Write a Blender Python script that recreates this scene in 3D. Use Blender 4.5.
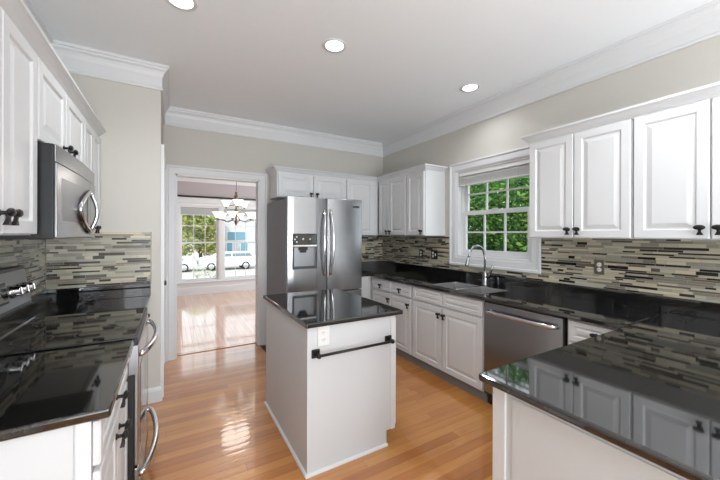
import bpy, bmesh, math, random
from mathutils import Vector, Matrix
random.seed(7)
C = bpy.context.scene.collection
SC = bpy.context.scene
for o in list(bpy.data.objects): bpy.data.objects.remove(o)

# ------------------------------------------------------------------ camera
F_PX, YAW, V0, ROLL, H = 321.50, 30.3455, 234.47, 0.1407, 1.4364
cd = bpy.data.cameras.new('camera'); cam = bpy.data.objects.new('camera', cd); C.objects.link(cam)
cd.sensor_width = 36; cd.sensor_fit = 'HORIZONTAL'; cd.lens = F_PX / 720 * 36
cd.shift_y = -(240 - V0) / 720; cd.clip_start = .02; cd.clip_end = 200
cam.location = (0, 0, H)
cam.matrix_world = Matrix.Translation((0, 0, H)) @ Matrix.Rotation(math.radians(-YAW), 4, 'Z') @ Matrix.Rotation(math.radians(90), 4, 'X') @ Matrix.Rotation(math.radians(ROLL), 4, 'Z')
SC.camera = cam

# ------------------------------------------------------------------ world, sun, lights, exposure
w = bpy.data.worlds.new('sky'); SC.world = w; w.use_nodes = True
nt = w.node_tree; bg = nt.nodes['Background']
bg.inputs[0].default_value = (.86, .93, 1.0, 1); bg.inputs[1].default_value = 2.2
sd = bpy.data.lights.new('sun', 'SUN'); sd.energy = 3.4; sd.angle = .02; sd.color = (1, .95, .86)
sun = bpy.data.objects.new('sun', sd); C.objects.link(sun)
sun.rotation_euler = Vector((-.45, -.62, .95)).to_track_quat('Z', 'Y').to_euler()

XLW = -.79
def area(name, loc, direction, sx, sy, power, col=(1, 1, 1)):
    d = bpy.data.lights.new(name, 'AREA'); d.shape = 'RECTANGLE'; d.size = sx; d.size_y = sy; d.energy = power; d.color = col
    o = bpy.data.objects.new(name, d); C.objects.link(o); o.location = loc
    o.rotation_euler = Vector([-x for x in direction]).to_track_quat('Z', 'Y').to_euler()
    return o
area('rear_fill', (1.0, -5.85, 1.35), (0, 1, .75), 3.0, 2.0, 165, (.86, .94, 1))  # added fill behind the camera, tilted up to brighten kitchen and ceiling
area('overhead_fill', (1.1, -1.0, 2.85), (0, .12, -1), 3.2, 2.6, 52, (.86, .94, 1))  # no fixture here: overhead panel added to lift the cabinet fronts
area('upward_fill', (1.1, -1.6, .9), (0, .55, 1), 2.4, 1.6, 95, (.90, .955, 1))  # unseen upward fill, added to brighten the ceiling and cabinet crowns
area('left_fill', (XLW, -1.7, 1.55), (1, .55, .05), 2.0, 1.4, 22, (.88, .945, 1))  # this wall has no window; fill added for the faces turned left
area('dining_fill', (4.1, 6.4, 1.6), (-1, 0, .12), 2.6, 1.8, 130, (.86, .94, 1))  # fill added to light the dining room from its windowless right wall

SC.view_settings.view_transform = 'Standard'; SC.view_settings.look = 'None'
SC.view_settings.exposure = 0.0; SC.view_settings.gamma = 1
SC.view_settings.use_curve_mapping = False
SC.cycles.use_denoising = True
SC.cycles.max_bounces = 8; SC.cycles.diffuse_bounces = 5

# ------------------------------------------------------------------ materials
M = {}
def lin(c):
    return tuple(((v / 255) / 12.92 if v / 255 <= .04045 else (((v / 255) + .055) / 1.055) ** 2.4) for v in c) + (1,)
def mat(name, col, rough=.5, metal=0, spec=.5, **k):
    m = bpy.data.materials.new(name); m.use_nodes = True; b = m.node_tree.nodes['Principled BSDF']
    b.inputs['Base Color'].default_value = lin(col) if len(col) == 3 and max(col) > 1 else tuple(col) + (1,)
    b.inputs['Roughness'].default_value = rough; b.inputs['Metallic'].default_value = metal
    b.inputs['Specular IOR Level'].default_value = spec
    for a, v in k.items(): b.inputs[a.replace('_', ' ')].default_value = v
    M[name] = m; return m
def nodes(m): return m.node_tree.nodes, m.node_tree.links, m.node_tree.nodes['Principled BSDF']
def N(ns, t, **k):
    n = ns.new(t)
    for a, v in k.items(): setattr(n, a, v)
    return n
def mottle(m, scale, amt, bump=0, bscale=None, rough_amt=0):
    """low contrast paint / metal variation so no surface is perfectly flat"""
    ns, ls, b = nodes(m)
    tc = N(ns, 'ShaderNodeTexCoord'); nz = N(ns, 'ShaderNodeTexNoise'); nz.inputs['Scale'].default_value = scale
    ls.new(tc.outputs['Object'], nz.inputs['Vector'])
    if amt:
        c = b.inputs['Base Color'].default_value[:]
        mr = N(ns, 'ShaderNodeMapRange'); mr.inputs[3].default_value = 1 - amt; mr.inputs[4].default_value = 1 + amt
        ls.new(nz.outputs['Fac'], mr.inputs[0])
        vm = N(ns, 'ShaderNodeVectorMath', operation='SCALE'); vm.inputs[0].default_value = c[:3]
        ls.new(mr.outputs[0], vm.inputs['Scale']); ls.new(vm.outputs[0], b.inputs['Base Color'])
    if bump:
        n2 = N(ns, 'ShaderNodeTexNoise'); n2.inputs['Scale'].default_value = bscale or scale
        ls.new(tc.outputs['Object'], n2.inputs['Vector'])
        bp = N(ns, 'ShaderNodeBump'); bp.inputs['Strength'].default_value = bump; bp.inputs['Distance'].default_value = .004
        ls.new(n2.outputs['Fac'], bp.inputs['Height']); ls.new(bp.outputs[0], b.inputs['Normal'])
    return m
mottle(mat('wall_paint', (199, 196, 189), .85, spec=.2), 3, .01, .15, 60)
mottle(mat('mauve_paint', (178, 170, 172), .85, spec=.2), 3, .01, .1, 60)
mottle(mat('ceiling_paint', (240, 243, 245), .9, spec=.1), 2, .01, .1, 50)
mottle(mat('trim_white', (216, 217, 218), .4), 4, .006)
mottle(mat('cabinet_white', (212, 213, 214), .32, spec=.5), 4, .008)
mottle(mat('panel_white', (205, 207, 209), .45), 4, .01)
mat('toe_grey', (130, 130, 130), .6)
mat('bronze', (38, 36, 35), .42, .5)
mat('black_plastic', (24, 24, 25), .35)
mat('black_glass', (8, 8, 9), .05, spec=.8)
mat('dark_grey', (66, 67, 69), .4, .2)
mat('fridge_side', (122, 123, 125), .45, .35)
mat('chrome', (215, 215, 218), .12, 1)
mat('sink_steel', (200, 200, 200), .38, 1)
mat('white_plastic', (226, 226, 225), .35)
mat('cream_plastic', (205, 198, 172), .4)
mat('nickel_plate', (128, 122, 108), .35, .7)
mat('brass', (112, 98, 82), .35, .8)
mat('rod_dark', (40, 34, 32), .5)
mat('shade_fabric', (190, 192, 192), .8)
mat('blind_wood', (222, 222, 220), .6)
mat('rubber', (25, 25, 26), .8)
mat('concrete', (168, 166, 162), .9)
mat('siding', (196, 195, 200), .8)
mat('car_white', (236, 238, 240), .25)
mat('car_glass', (120, 138, 148), .1)
mat('house_glass', (110, 150, 170), .15)
mat('bark', (96, 84, 70), .9)
mat('pale_bark', (190, 184, 170), .9)
mat('grout', (168, 162, 148), .9)
def stainless(name, col, rough, vertical=True):
    m = mat(name, col, rough, 1); ns, ls, b = nodes(m)
    tc = N(ns, 'ShaderNodeTexCoord'); mp = N(ns, 'ShaderNodeMapping'); nz = N(ns, 'ShaderNodeTexNoise')
    mp.inputs['Scale'].default_value = (900, 900, 1.5) if vertical else (3, 3, 900); nz.inputs['Scale'].default_value = 1
    ls.new(tc.outputs['Object'], mp.inputs[0]); ls.new(mp.outputs[0], nz.inputs['Vector'])
    mr = N(ns, 'ShaderNodeMapRange'); mr.inputs[3].default_value = rough * .995; mr.inputs[4].default_value = rough * 1.005
    ls.new(nz.outputs['Fac'], mr.inputs[0]); ls.new(mr.outputs[0], b.inputs['Roughness'])
    return m
stainless('stainless', (160, 161, 163), .25); stainless('stainless_dark', (150, 152, 155), .33)

def granite():
    m = mat('granite', (10, 10, 11), .045, spec=1.0); ns, ls, b = nodes(m)
    b.inputs['IOR'].default_value = 1.62
    tc = N(ns, 'ShaderNodeTexCoord'); v = N(ns, 'ShaderNodeTexVoronoi'); v.inputs['Scale'].default_value = 420
    ls.new(tc.outputs['Object'], v.inputs['Vector'])
    nz = N(ns, 'ShaderNodeTexNoise'); nz.inputs['Scale'].default_value = 330; nz.inputs['Detail'].default_value = 3
    ls.new(tc.outputs['Object'], nz.inputs['Vector'])
    cr = N(ns, 'ShaderNodeValToRGB'); e = cr.color_ramp.elements
    e[0].position = .45; e[0].color = (.003, .003, .003, 1); e[1].position = .72; e[1].color = (.016, .016, .0155, 1)
    ls.new(nz.outputs['Fac'], cr.inputs[0])
    sp = N(ns, 'ShaderNodeSeparateColor'); ls.new(v.outputs['Color'], sp.inputs[0])
    gt = N(ns, 'ShaderNodeMath', operation='GREATER_THAN'); gt.inputs[1].default_value = .955; ls.new(sp.outputs[0], gt.inputs[0])
    mx = N(ns, 'ShaderNodeMix', data_type='RGBA'); ls.new(gt.outputs[0], mx.inputs['Factor'])
    ls.new(cr.outputs[0], mx.inputs[6]); mx.inputs[7].default_value = (.05, .05, .05, 1)
    ls.new(mx.outputs[2], b.inputs['Base Color'])
granite()

def wood_floor(name, along, cols, rough, pw=.070, pl=1.1):
    m = mat(name, (180, 120, 70), rough); ns, ls, b = nodes(m)
    tc = N(ns, 'ShaderNodeTexCoord'); sp = N(ns, 'ShaderNodeSeparateXYZ'); ls.new(tc.outputs['Object'], sp.inputs[0])
    A, B = (sp.outputs[0], sp.outputs[1]) if along == 'X' else (sp.outputs[1], sp.outputs[0])
    def mth(op, a, bb=None):
        n = N(ns, 'ShaderNodeMath', operation=op)
        for i, q in enumerate((a, bb)):
            if q is None: continue
            if isinstance(q, (int, float)): n.inputs[i].default_value = q
            else: ls.new(q, n.inputs[i])
        return n.outputs[0]
    r = mth('DIVIDE', B, pw); row = mth('FLOOR', r); fr = mth('FRACT', r)
    wn = N(ns, 'ShaderNodeTexWhiteNoise', noise_dimensions='1D'); ls.new(row, wn.inputs['W'])
    s = mth('ADD', mth('DIVIDE', A, pl), mth('MULTIPLY', wn.outputs['Value'], 9.7)); cell = mth('FLOOR', s); fs = mth('FRACT', s)
    cb = N(ns, 'ShaderNodeCombineXYZ'); ls.new(row, cb.inputs[0]); ls.new(cell, cb.inputs[1])
    w2 = N(ns, 'ShaderNodeTexWhiteNoise', noise_dimensions='3D'); ls.new(cb.outputs[0], w2.inputs['Vector'])
    mp = N(ns, 'ShaderNodeMapping'); mp.inputs['Scale'].default_value = (1.6, 30, 1) if along == 'X' else (30, 1.6, 1)
    ad = N(ns, 'ShaderNodeVectorMath', operation='ADD'); ls.new(tc.outputs['Object'], ad.inputs[0]); ls.new(w2.outputs['Color'], ad.inputs[1])
    ls.new(ad.outputs[0], mp.inputs[0])
    g = N(ns, 'ShaderNodeTexNoise'); g.inputs['Scale'].default_value = 1; g.inputs['Detail'].default_value = 5; g.inputs['Distortion'].default_value = .6
    ls.new(mp.outputs[0], g.inputs['Vector'])
    f = mth('ADD', mth('ADD', mth('MULTIPLY', w2.outputs['Value'], .46), .12), mth('MULTIPLY', g.outputs['Fac'], .55))
    cr = N(ns, 'ShaderNodeValToRGB'); e = cr.color_ramp.elements
    e[0].position = .15; e[0].color = lin(cols[0]); e[1].position = 1.0; e[1].color = lin(cols[2])
    x = e.new(.55); x.color = lin(cols[1]); ls.new(f, cr.inputs[0])
    gap = mth('MAXIMUM', mth('LESS_THAN', fr, .025), mth('LESS_THAN', fs, .0022))
    mx = N(ns, 'ShaderNodeMix', data_type='RGBA'); ls.new(mth('MULTIPLY', gap, .55), mx.inputs['Factor']); ls.new(cr.outputs[0], mx.inputs[6])
    mx.inputs[7].default_value = lin((84, 48, 26)); ls.new(mx.outputs[2], b.inputs['Base Color'])
    # slight cupping of each board and the gap between boards
    cup = mth('MULTIPLY', mth('ABSOLUTE', mth('SUBTRACT', fr, .5)), 1.0)
    hgt = mth('SUBTRACT', mth('ADD', mth('MULTIPLY', mth('MULTIPLY', cup, cup), -.8), mth('MULTIPLY', w2.outputs['Value'], .25)), mth('MULTIPLY', gap, .8))
    bp = N(ns, 'ShaderNodeBump'); bp.inputs['Strength'].default_value = .55; bp.inputs['Distance'].default_value = .0022; ls.new(bp.outputs[0], b.inputs['Coat Normal'])
    ls.new(hgt, bp.inputs['Height']); ls.new(bp.outputs[0], b.inputs['Normal'])
    b.inputs['Coat Weight'].default_value = 1.0; b.inputs['Coat Roughness'].default_value = .06; b.inputs['Coat IOR'].default_value = 1.65
    return m
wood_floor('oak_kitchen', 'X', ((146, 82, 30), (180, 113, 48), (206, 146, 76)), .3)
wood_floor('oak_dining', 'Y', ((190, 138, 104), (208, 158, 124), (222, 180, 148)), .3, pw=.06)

def glass():
    m = bpy.data.materials.new('window_glass'); m.use_nodes = True; ns = m.node_tree.nodes; ls = m.node_tree.links
    ns.clear(); out = N(ns, 'ShaderNodeOutputMaterial'); t = N(ns, 'ShaderNodeBsdfTransparent'); g = N(ns, 'ShaderNodeBsdfGlossy')
    t.inputs[0].default_value = (.97, .985, .98, 1); g.inputs['Roughness'].default_value = .01
    fr = N(ns, 'ShaderNodeFresnel'); fr.inputs[0].default_value = 1.12
    mx = N(ns, 'ShaderNodeMixShader'); ls.new(fr.outputs[0], mx.inputs[0]); ls.new(t.outputs[0], mx.inputs[1]); ls.new(g.outputs[0], mx.inputs[2])
    ls.new(mx.outputs[0], out.inputs[0]); M['window_glass'] = m
glass()
def emit(name, col, s):
    m = mat(name, col, .5); b = m.node_tree.nodes['Principled BSDF']
    b.inputs['Emission Color'].default_value = tuple(col) + (1,); b.inputs['Emission Strength'].default_value = s
emit('lamp_glow', (1, .97, .92), 6); emit('glass_shade_glow', (1, .93, .84), 1.4); emit('display_glow', (.6, .66, .7), .12)
def attr_mat(name, rough, spec=.5, trans=0):
    m = mat(name, (128, 128, 128), rough, spec=spec); ns, ls, b = nodes(m)
    a = N(ns, 'ShaderNodeVertexColor'); a.layer_name = 'Col'; ls.new(a.outputs[0], b.inputs['Base Color'])
    if trans:
        tr = N(ns, 'ShaderNodeBsdfTranslucent'); ls.new(a.outputs[0], tr.inputs[0]); mx = N(ns, 'ShaderNodeMixShader')
        mx.inputs[0].default_value = trans; ls.new(b.outputs[0], mx.inputs[1]); ls.new(tr.outputs[0], mx.inputs[2])
        ls.new(mx.outputs[0], ns['Material Output'].inputs[0])
    return m
attr_mat('mosaic', .22); attr_mat('leaf', .6, trans=.4)

# ------------------------------------------------------------------ mesh helpers
def V(*a): return Vector(a)
class MB:
    def __init__(s): s.v = []; s.f = []; s.c = []; s.sm = []
    def add(s, vs, fs, col=None, smooth=False):
        n = len(s.v); s.v += [tuple(v) for v in vs]; s.f += [tuple(n + i for i in f) for f in fs]
        s.c += [col] * len(fs); s.sm += [smooth] * len(fs); return s
    def box(s, x0, x1, y0, y1, z0, z1, col=None):
        vs = [(x, y, z) for x in (x0, x1) for y in (y0, y1) for z in (z0, z1)]
        return s.add(vs, [(0, 1, 3, 2), (4, 6, 7, 5), (0, 4, 5, 1), (2, 3, 7, 6), (0, 2, 6, 4), (1, 5, 7, 3)], col)
    def obox(s, O, a, b, c, col=None):
        vs = [O + a * i + b * j + c * k for i in (0, 1) for j in (0, 1) for k in (0, 1)]
        return s.add(vs, [(0, 1, 3, 2), (4, 6, 7, 5), (0, 4, 5, 1), (2, 3, 7, 6), (0, 2, 6, 4), (1, 5, 7, 3)], col)
    def tube(s, pts, r, n=10, closed=False, flat=1.0):
        pts = [Vector(p) for p in pts]; rr = r if isinstance(r, (list, tuple)) else [r] * len(pts); rings = []
        up = None
        for i, p in enumerate(pts):
            a = pts[i - 1] if (i or closed) else p; b = pts[(i + 1) % len(pts)] if (i < len(pts) - 1 or closed) else p
            t = (b - a).normalized()
            if up is None:
                up = V(0, 0, 1) if abs(t.z) < .9 else V(0, 1, 0)
            x = t.cross(up).normalized(); y = x.cross(t).normalized(); up = y
            rings.append([p + (x * math.cos(q) + y * flat * math.sin(q)) * rr[i] for q in [2 * math.pi * k / n for k in range(n)]])
        vs = [q for R in rings for q in R]; fs = []
        m = len(rings)
        for i in range(m if closed else m - 1):
            j = (i + 1) % m
            for k in range(n): fs.append((i * n + k, i * n + (k + 1) % n, j * n + (k + 1) % n, j * n + k))
        if not closed: fs += [tuple(range(n))[::-1], tuple(range((m - 1) * n, m * n))]
        return s.add(vs, fs, None, True)
    def lathe(s, prof, O=V(0, 0, 0), axis=V(0, 0, 1), n=24, cap=True, sx=1, sy=1):
        axis = Vector(axis).normalized(); t = V(0, 0, 1) if abs(axis.z) < .9 else V(1, 0, 0)
        x = axis.cross(t).normalized(); y = axis.cross(x)
        vs = [Vector(O) + axis * h + (x * math.cos(q) * sx + y * math.sin(q) * sy) * r for r, h in prof for q in [2 * math.pi * k / n for k in range(n)]]
        fs = []
        for i in range(len(prof) - 1):
            for k in range(n): fs.append((i * n + k, i * n + (k + 1) % n, (i + 1) * n + (k + 1) % n, (i + 1) * n + k))
        if cap: fs += [tuple(range(n))[::-1], tuple(range((len(prof) - 1) * n, len(prof) * n))]
        return s.add(vs, fs, None, True)
    def grid(s, fn, ss, ts, n0, n1, skip=()):
        """solid of cells in a plane, shared vertices; fn(s,t,n)->xyz; skip = cells left open"""
        idx = {}
        base = len(s.v)
        def vi(i, j, k):
            if (i, j, k) not in idx: idx[(i, j, k)] = len(s.v); s.v.append(tuple(fn(ss[i], ts[j], (n0, n1)[k])))
            return idx[(i, j, k)]
        cells = {(i, j) for i in range(len(ss) - 1) for j in range(len(ts) - 1)} - set(skip)
        for i, j in cells:
            fc = [[vi(i, j, k), vi(i + 1, j, k), vi(i + 1, j + 1, k), vi(i, j + 1, k)] for k in (0, 1)]
            out = [fc[0][::-1], fc[1]]
            for (di, dj, a, b) in ((0, -1, 0, 1), (1, 0, 1, 2), (0, 1, 2, 3), (-1, 0, 3, 0)):
                if (i + di, j + dj) not in cells: out.append([fc[0][a], fc[0][b], fc[1][b], fc[1][a]])
            for f in out: s.f.append(tuple(f)); s.c.append(None); s.sm.append(False)
        return s
    def build(s, name, m, parent=None, bevel=0, seg=2, fix=True, loc=None):
        me = bpy.data.meshes.new(name); L = Vector(loc) if loc is not None else (V(*parent['_o']) if parent is not None and '_o' in parent else V(0, 0, 0))
        me.from_pydata([tuple(Vector(v) - L) for v in s.v], [], s.f)
        me.polygons.foreach_set('use_smooth', s.sm)
        if any(c is not None for c in s.c):
            a = me.color_attributes.new('Col', 'FLOAT_COLOR', 'CORNER'); buf = []
            for p, c in zip(me.polygons, s.c): buf += list(c) * p.loop_total
            a.data.foreach_set('color', buf)
        if fix:
            bm = bmesh.new(); bm.from_mesh(me); bmesh.ops.recalc_face_normals(bm, faces=bm.faces); bm.to_mesh(me); bm.free()
        me.materials.append(M[m]); me.update()
        o = bpy.data.objects.new(name, me); C.objects.link(o)
        if parent is not None: o.parent = parent; o['_o'] = list(L)
        elif loc is not None: o.location = L; o['_o'] = list(L)
        if bevel:
            b = o.modifiers.new('bevel', 'BEVEL'); b.width = bevel; b.segments = seg; b.limit_method = 'ANGLE'; b.angle_limit = .6
            b.harden_normals = False
        return o
def tag(o, label, cat, group=None):
    o['label'] = label; o['category'] = cat
    if group: o['group'] = group
    return o
def thing(name, label, cat, loc=(0, 0, 0), group=None):
    o = bpy.data.objects.new(name, None); C.objects.link(o); o.location = loc; o.empty_display_size = .1; o['_o'] = list(loc)
    return tag(o, label, cat, group)
def struct(mb, name, m, bevel=0, parent=None):
    o = mb.build(name, m, parent, bevel)
    if parent is None: o['kind'] = 'structure'
    return o
def copy_tree(o, parent=None):
    c = o.copy(); C.objects.link(c); c.parent = parent
    for ch in [x for x in o.children]: copy_tree(ch, c)
    return c

# frames of a cabinet face: s runs along the face, n points out of it
def FR(x): return lambda s, t, n: (x - n, s, t)          # right wall runs, facing -X (s = world Y)
def FL(x): return lambda s, t, n: (x + n, s, t)          # left wall runs, facing +X
def FB(y): return lambda s, t, n: (s, y - n, t)          # back wall run, facing -Y (s = world X)
def panel(fn, s0, s1, z0, z1, th=.02, st=.055, raised=True):
    """raised panel door or drawer front, plane n=0 is its front"""
    mb = MB(); w = min(s1 - s0, z1 - z0)
    if w < .2: st = w * .27
    k = min(1, w / .25)
    rings = [(0, -.004), (.004, 0), (st - .004, 0), (st, -.003), (st + .004 * k, -.0085), (st + .012 * k, -.0085), (st + .036 * k, -.0015), (st + .038 * k, -.001)] if raised else [(0, -.003), (.003, 0)]
    vs = []
    for i, d in [(0, -th)] + rings:
        vs += [fn(s0 + i, z0 + i, d), fn(s1 - i, z0 + i, d), fn(s1 - i, z1 - i, d), fn(s0 + i, z1 - i, d)]
    fs = []; n = len(rings) + 1
    for r in range(n - 1):
        for q in range(4): fs.append((r * 4 + q, r * 4 + (q + 1) % 4, (r + 1) * 4 + (q + 1) % 4, (r + 1) * 4 + q))
    fs += [(3, 2, 1, 0), tuple(range((n - 1) * 4, n * 4))]
    return mb.add(vs, fs)
# dark bronze knob: small stem, wide cap and a flared drop below
def knob_mesh():
    mb = MB()
    mb.lathe([(.009, 0), (.009, .003), (.005, .005), (.0045, .016), (.007, .018)], axis=V(0, -1, 0), n=12)
    pr = [(.001, 0), (.010, .002), (.0165, .006), (.0175, .010), (.014, .0135), (.006, .0155), (.001, .016)]
    mb.lathe(pr, O=V(0, -.015, .002), axis=V(0, -1, 0), n=16, sx=1.05, sy=.62)
    mb.add([(-.005, -.016, 0), (.005, -.016, 0), (.005, -.024, 0), (-.005, -.024, 0),
            (-.0045, -.014, -.016), (.0045, -.014, -.016), (.0045, -.022, -.016), (-.0045, -.022, -.016),
            (-.0105, -.010, -.030), (.0105, -.010, -.030), (.0105, -.022, -.030), (-.0105, -.022, -.030)],
           [(0, 1, 2, 3), (0, 4, 5, 1), (1, 5, 6, 2), (2, 6, 7, 3), (3, 7, 4, 0), (4, 8, 9, 5), (5, 9, 10, 6), (6, 10, 11, 7), (7, 11, 8, 4), (8, 11, 10, 9)])
    return mb
_k = {}
def knob(door, fn, s, z):
    if 'o' not in _k:
        kb = knob_mesh(); kb.v = [(x * 1.4, y * 1.3, z * 1.35) for x, y, z in kb.v]; o = kb.build('knob', 'bronze', bevel=.0014); _k['o'] = o
    else:
        o = _k['o'].copy(); C.objects.link(o)
    p = V(*fn(s, z, 0)); nn = V(*fn(s, z, 1)) - p
    o.parent = door; o.location = p - V(*door['_o']); o.rotation_euler = (0, 0, math.atan2(nn.x, -nn.y))
def front(root, fn, s0, s1, z0, z1, kn=None, name='door', raised=True):
    d = panel(fn, s0, s1, z0, z1, raised=raised).build(name, 'cabinet_white', root)
    for q in (kn or []): knob(d, fn, *q)
    return d

# ------------------------------------------------------------------ dimensions
XR, YB, ZC, XL, XP_, YS = 2.917, 4.257, 2.875, -.82, -.083, 3.262
XU, ZU, ZT = 2.577, 1.412, 2.20          # right uppers: face, bottom, top of doors
YREAR = -6.0; YD0, YD1 = YB + .13, 8.6; XD0, XD1 = -1.9, 4.2
# ------------------------------------------------------------------ room shell
PL = lambda s, t, n: (s, t, n)
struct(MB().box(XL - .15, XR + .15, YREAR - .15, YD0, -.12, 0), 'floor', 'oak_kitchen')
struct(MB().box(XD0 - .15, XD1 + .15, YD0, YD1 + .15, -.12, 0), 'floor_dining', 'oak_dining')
struct(MB().box(XL - .15, XR + .15, YREAR - .15, YD0, ZC, ZC + .12), 'ceiling', 'ceiling_paint')
struct(MB().box(XD0 - .15, XD1 + .15, YD0, YD1 + .15, ZC, ZC + .12), 'ceiling_dining', 'ceiling_paint')
# left wall and the closet block behind the left counter
struct(MB().box(XL - .15, XL, YREAR, YS, 0, ZC), 'wall_left', 'wall_paint')
struct(MB().box(XL - .15, XP_, YS, YD0, 0, ZC), 'wall_closet', 'wall_paint')
# right wall with the sink window
WY0, WY1, WZ0, WZ1 = 1.79, 2.715, 1.175, 2.185
struct(MB().grid(lambda s, t, n: (n, s, t), [YREAR, WY0, WY1, YD0], [0, WZ0, WZ1, ZC], XR, XR + .15, {(1, 1)}), 'wall_right', 'wall_paint')
DX0, DX1, DZ = .036, .98, 2.13
struct(MB().grid(lambda s, t, n: (s, n, t), [XP_, DX0, DX1, XR], [0, DZ, ZC], YB, YD0, {(1, 0)}), 'wall_back', 'wall_paint')
struct(MB().grid(lambda s, t, n: (s, n, t), [XL - .15, -.6, 2.6, XR + .15], [0, .35, 2.35, ZC], YREAR - .15, YREAR, {(1, 1)}), 'wall_rear', 'wall_paint')
# dining room
struct(MB().box(XD0 - .15, XD0, YD0, YD1, 0, ZC), 'wall_dining_left', 'mauve_paint')
struct(MB().box(XD1, XD1 + .15, YD0, YD1, 0, ZC), 'wall_dining_right', 'mauve_paint')
GX = [.15, 1.01, 1.095, 1.955]; GZ0, GZ1 = .30, 2.10
struct(MB().grid(lambda s, t, n: (s, n, t), [XD0 - .15, GX[0], GX[3], XD1 + .15], [0, GZ0, GZ1, ZC], YD1, YD1 + .15, {(1, 1)}), 'wall_dining_far', 'mauve_paint')
struct(MB().box(XR + .15, XD1 + .15, YD0 - .12, YD0, 0, ZC), 'wall_dining_near', 'mauve_paint')
struct(MB().box(XD0 - .15, XL - .15, YD0 - .12, YD0, 0, ZC), 'wall_dining_near_left', 'mauve_paint')

# crown moulding swept with mitred corners
def sweep(prof, path, closed=False, side=1):
    """prof: (out, z); path: xy points; out is measured to the side of travel"""
    mb = MB(); P = [Vector(p) for p in path]; n = len(P); rows = []
    for i in range(n):
        dirs = []
        if i > 0 or closed: dirs.append((P[i] - P[i - 1]).normalized())
        if i < n - 1 or closed: dirs.append((P[(i + 1) % n] - P[i]).normalized())
        nr = [Vector((-d.y, d.x)) * side for d in dirs]
        m = nr[0] if len(nr) == 1 else (nr[0] + nr[1]) / (1 + nr[0].dot(nr[1]))
        rows.append([(P[i].x + m.x * o, P[i].y + m.y * o, z) for o, z in prof])
    k = len(prof); fs = []
    for i in range(n if closed else n - 1):
        j = (i + 1) % n
        for q in range(k): fs.append((i * k + q, i * k + (q + 1) % k, j * k + (q + 1) % k, j * k + q))
    if not closed: fs += [tuple(range(k)), tuple(range((n - 1) * k, n * k))[::-1]]
    return mb.add([v for r in rows for v in r], fs)
cz = 2.672
CR = [(0, cz), (.014, cz), (.017, cz + .010), (.014, cz + .020), (.009, cz + .026), (.009, ZC - .100), (.014, ZC - .092), (.020, ZC - .070), (.030, ZC - .050), (.045, ZC - .036), (.048, ZC - .024), (.058, ZC - .020), (.060, ZC), (0, ZC)]
kp = [(XL, YREAR), (XR, YREAR), (XR, YB), (XP_, YB), (XP_, YS), (XL, YS)]
struct(sweep(CR, kp, True), 'trim_1', 'trim_white')
struct(sweep(CR, [(XD0, YD0), (XD1, YD0), (XD1, YD1), (XD0, YD1)], True), 'trim_2', 'trim_white')
# baseboards
BP = [(0, 0), (.016, 0), (.016, .095), (.012, .115), (.006, .125), (0, .125)]
struct(sweep(BP, [(XP_, YB - .11), (XP_, 4.17), ], False), 'trim_3', 'trim_white')
struct(sweep(BP, [(XP_, 3.37), (XP_, YS), (-.20, YS)], False), 'baseboard_left', 'trim_white')
struct(sweep(BP, [(XR, YREAR), (XR, -.62)], False), 'baseboard_right', 'trim_white')
struct(sweep([(0, 0), (.02, 0), (.02, .15), (.014, .17), (.008, .2), (0, .2)], [(XD1, YD1), (XD0, YD1)], False), 'baseboard_far', 'trim_white')
# doorway casing to the dining room, jamb lining and threshold
def casing(fn, s0, s1, z0, z1, w, bottom=False, th=.022):
    """flat casing with a stepped outer bead round an opening, as one mesh"""
    mb = MB(); prof = [(0, 0), (0, th * .55), (w * .12, th * .7), (w * .7, th * .75), (w * .78, th * 1.15), (w, th * 1.15), (w, 0)]
    pts = ([(s0, z0), (s0, z1), (s1, z1), (s1, z0)])
    rows = []
    for i, (s, z) in enumerate(pts):
        sg = -1 if i in (0, 1) else 1
        vz = 1 if i in (1, 2) else (-1 if bottom else 0)
        rows.append([fn(s + sg * o, z + vz * o, h) for o, h in prof])
    k = len(prof); fs = []
    for i in range(4 if bottom else 3):
        j = (i + 1) % 4
        for q in range(k - 1): fs.append((i * k + q, i * k + q + 1, j * k + q + 1, j * k + q))
        fs.append((i * k + k - 1, i * k, j * k, j * k + k - 1))
    if not bottom: fs += [tuple(range(k)), tuple(range(3 * k, 4 * k))[::-1]]
    return mb.add([v for r in rows for v in r], fs)
struct(casing(FB(YB), DX0, DX1, 0, DZ, .093), 'trim_4', 'trim_white')
struct(casing(lambda s, t, n: (s, YD0 + n, t), DX0, DX1, 0, DZ, .093), 'trim_5', 'trim_white')
jb = MB(); jb.box(DX0, DX0 + .018, YB - .004, YD0 + .004, 0, DZ); jb.box(DX1 - .018, DX1, YB - .004, YD0 + .004, 0, DZ); jb.box(DX0, DX1, YB - .004, YD0 + .004, DZ - .018, DZ)
struct(jb, 'trim_6', 'trim_white')
struct(MB().box(DX0 + .018, DX1 - .018, YD0 - .035, YD0 + .03, 0, .008), 'trim_7', 'oak_kitchen', .002)
# closet door beside the doorway, in the wall that faces the room
FC = FL(XP_)
struct(casing(FC, 3.40, 4.14, 0, 2.14, .085), 'trim_8', 'trim_white')
dr = struct(panel(FL(XP_ + .006), 3.402, 4.138, .01, 2.138, th=.006, st=.11), 'door_1', 'trim_white')
dr['_o'] = [0, 0, 0]
for z in (.74, 1.23, 1.73):
    MB().box(XP_ + .008, XP_ + .022, 3.392, 3.412, z - .045, z + .045).build('hinge', 'dark_grey', dr, .002)
MB().lathe([(.022, 0), (.022, .004), (.009, .007), (.008, .014), (.020, .019), (.025, .026), (.020, .034), (.004, .037)], O=V(XP_ + .006, 3.47, .985), axis=V(1, 0, 0)).build('door_knob', 'dark_grey', dr)

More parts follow.
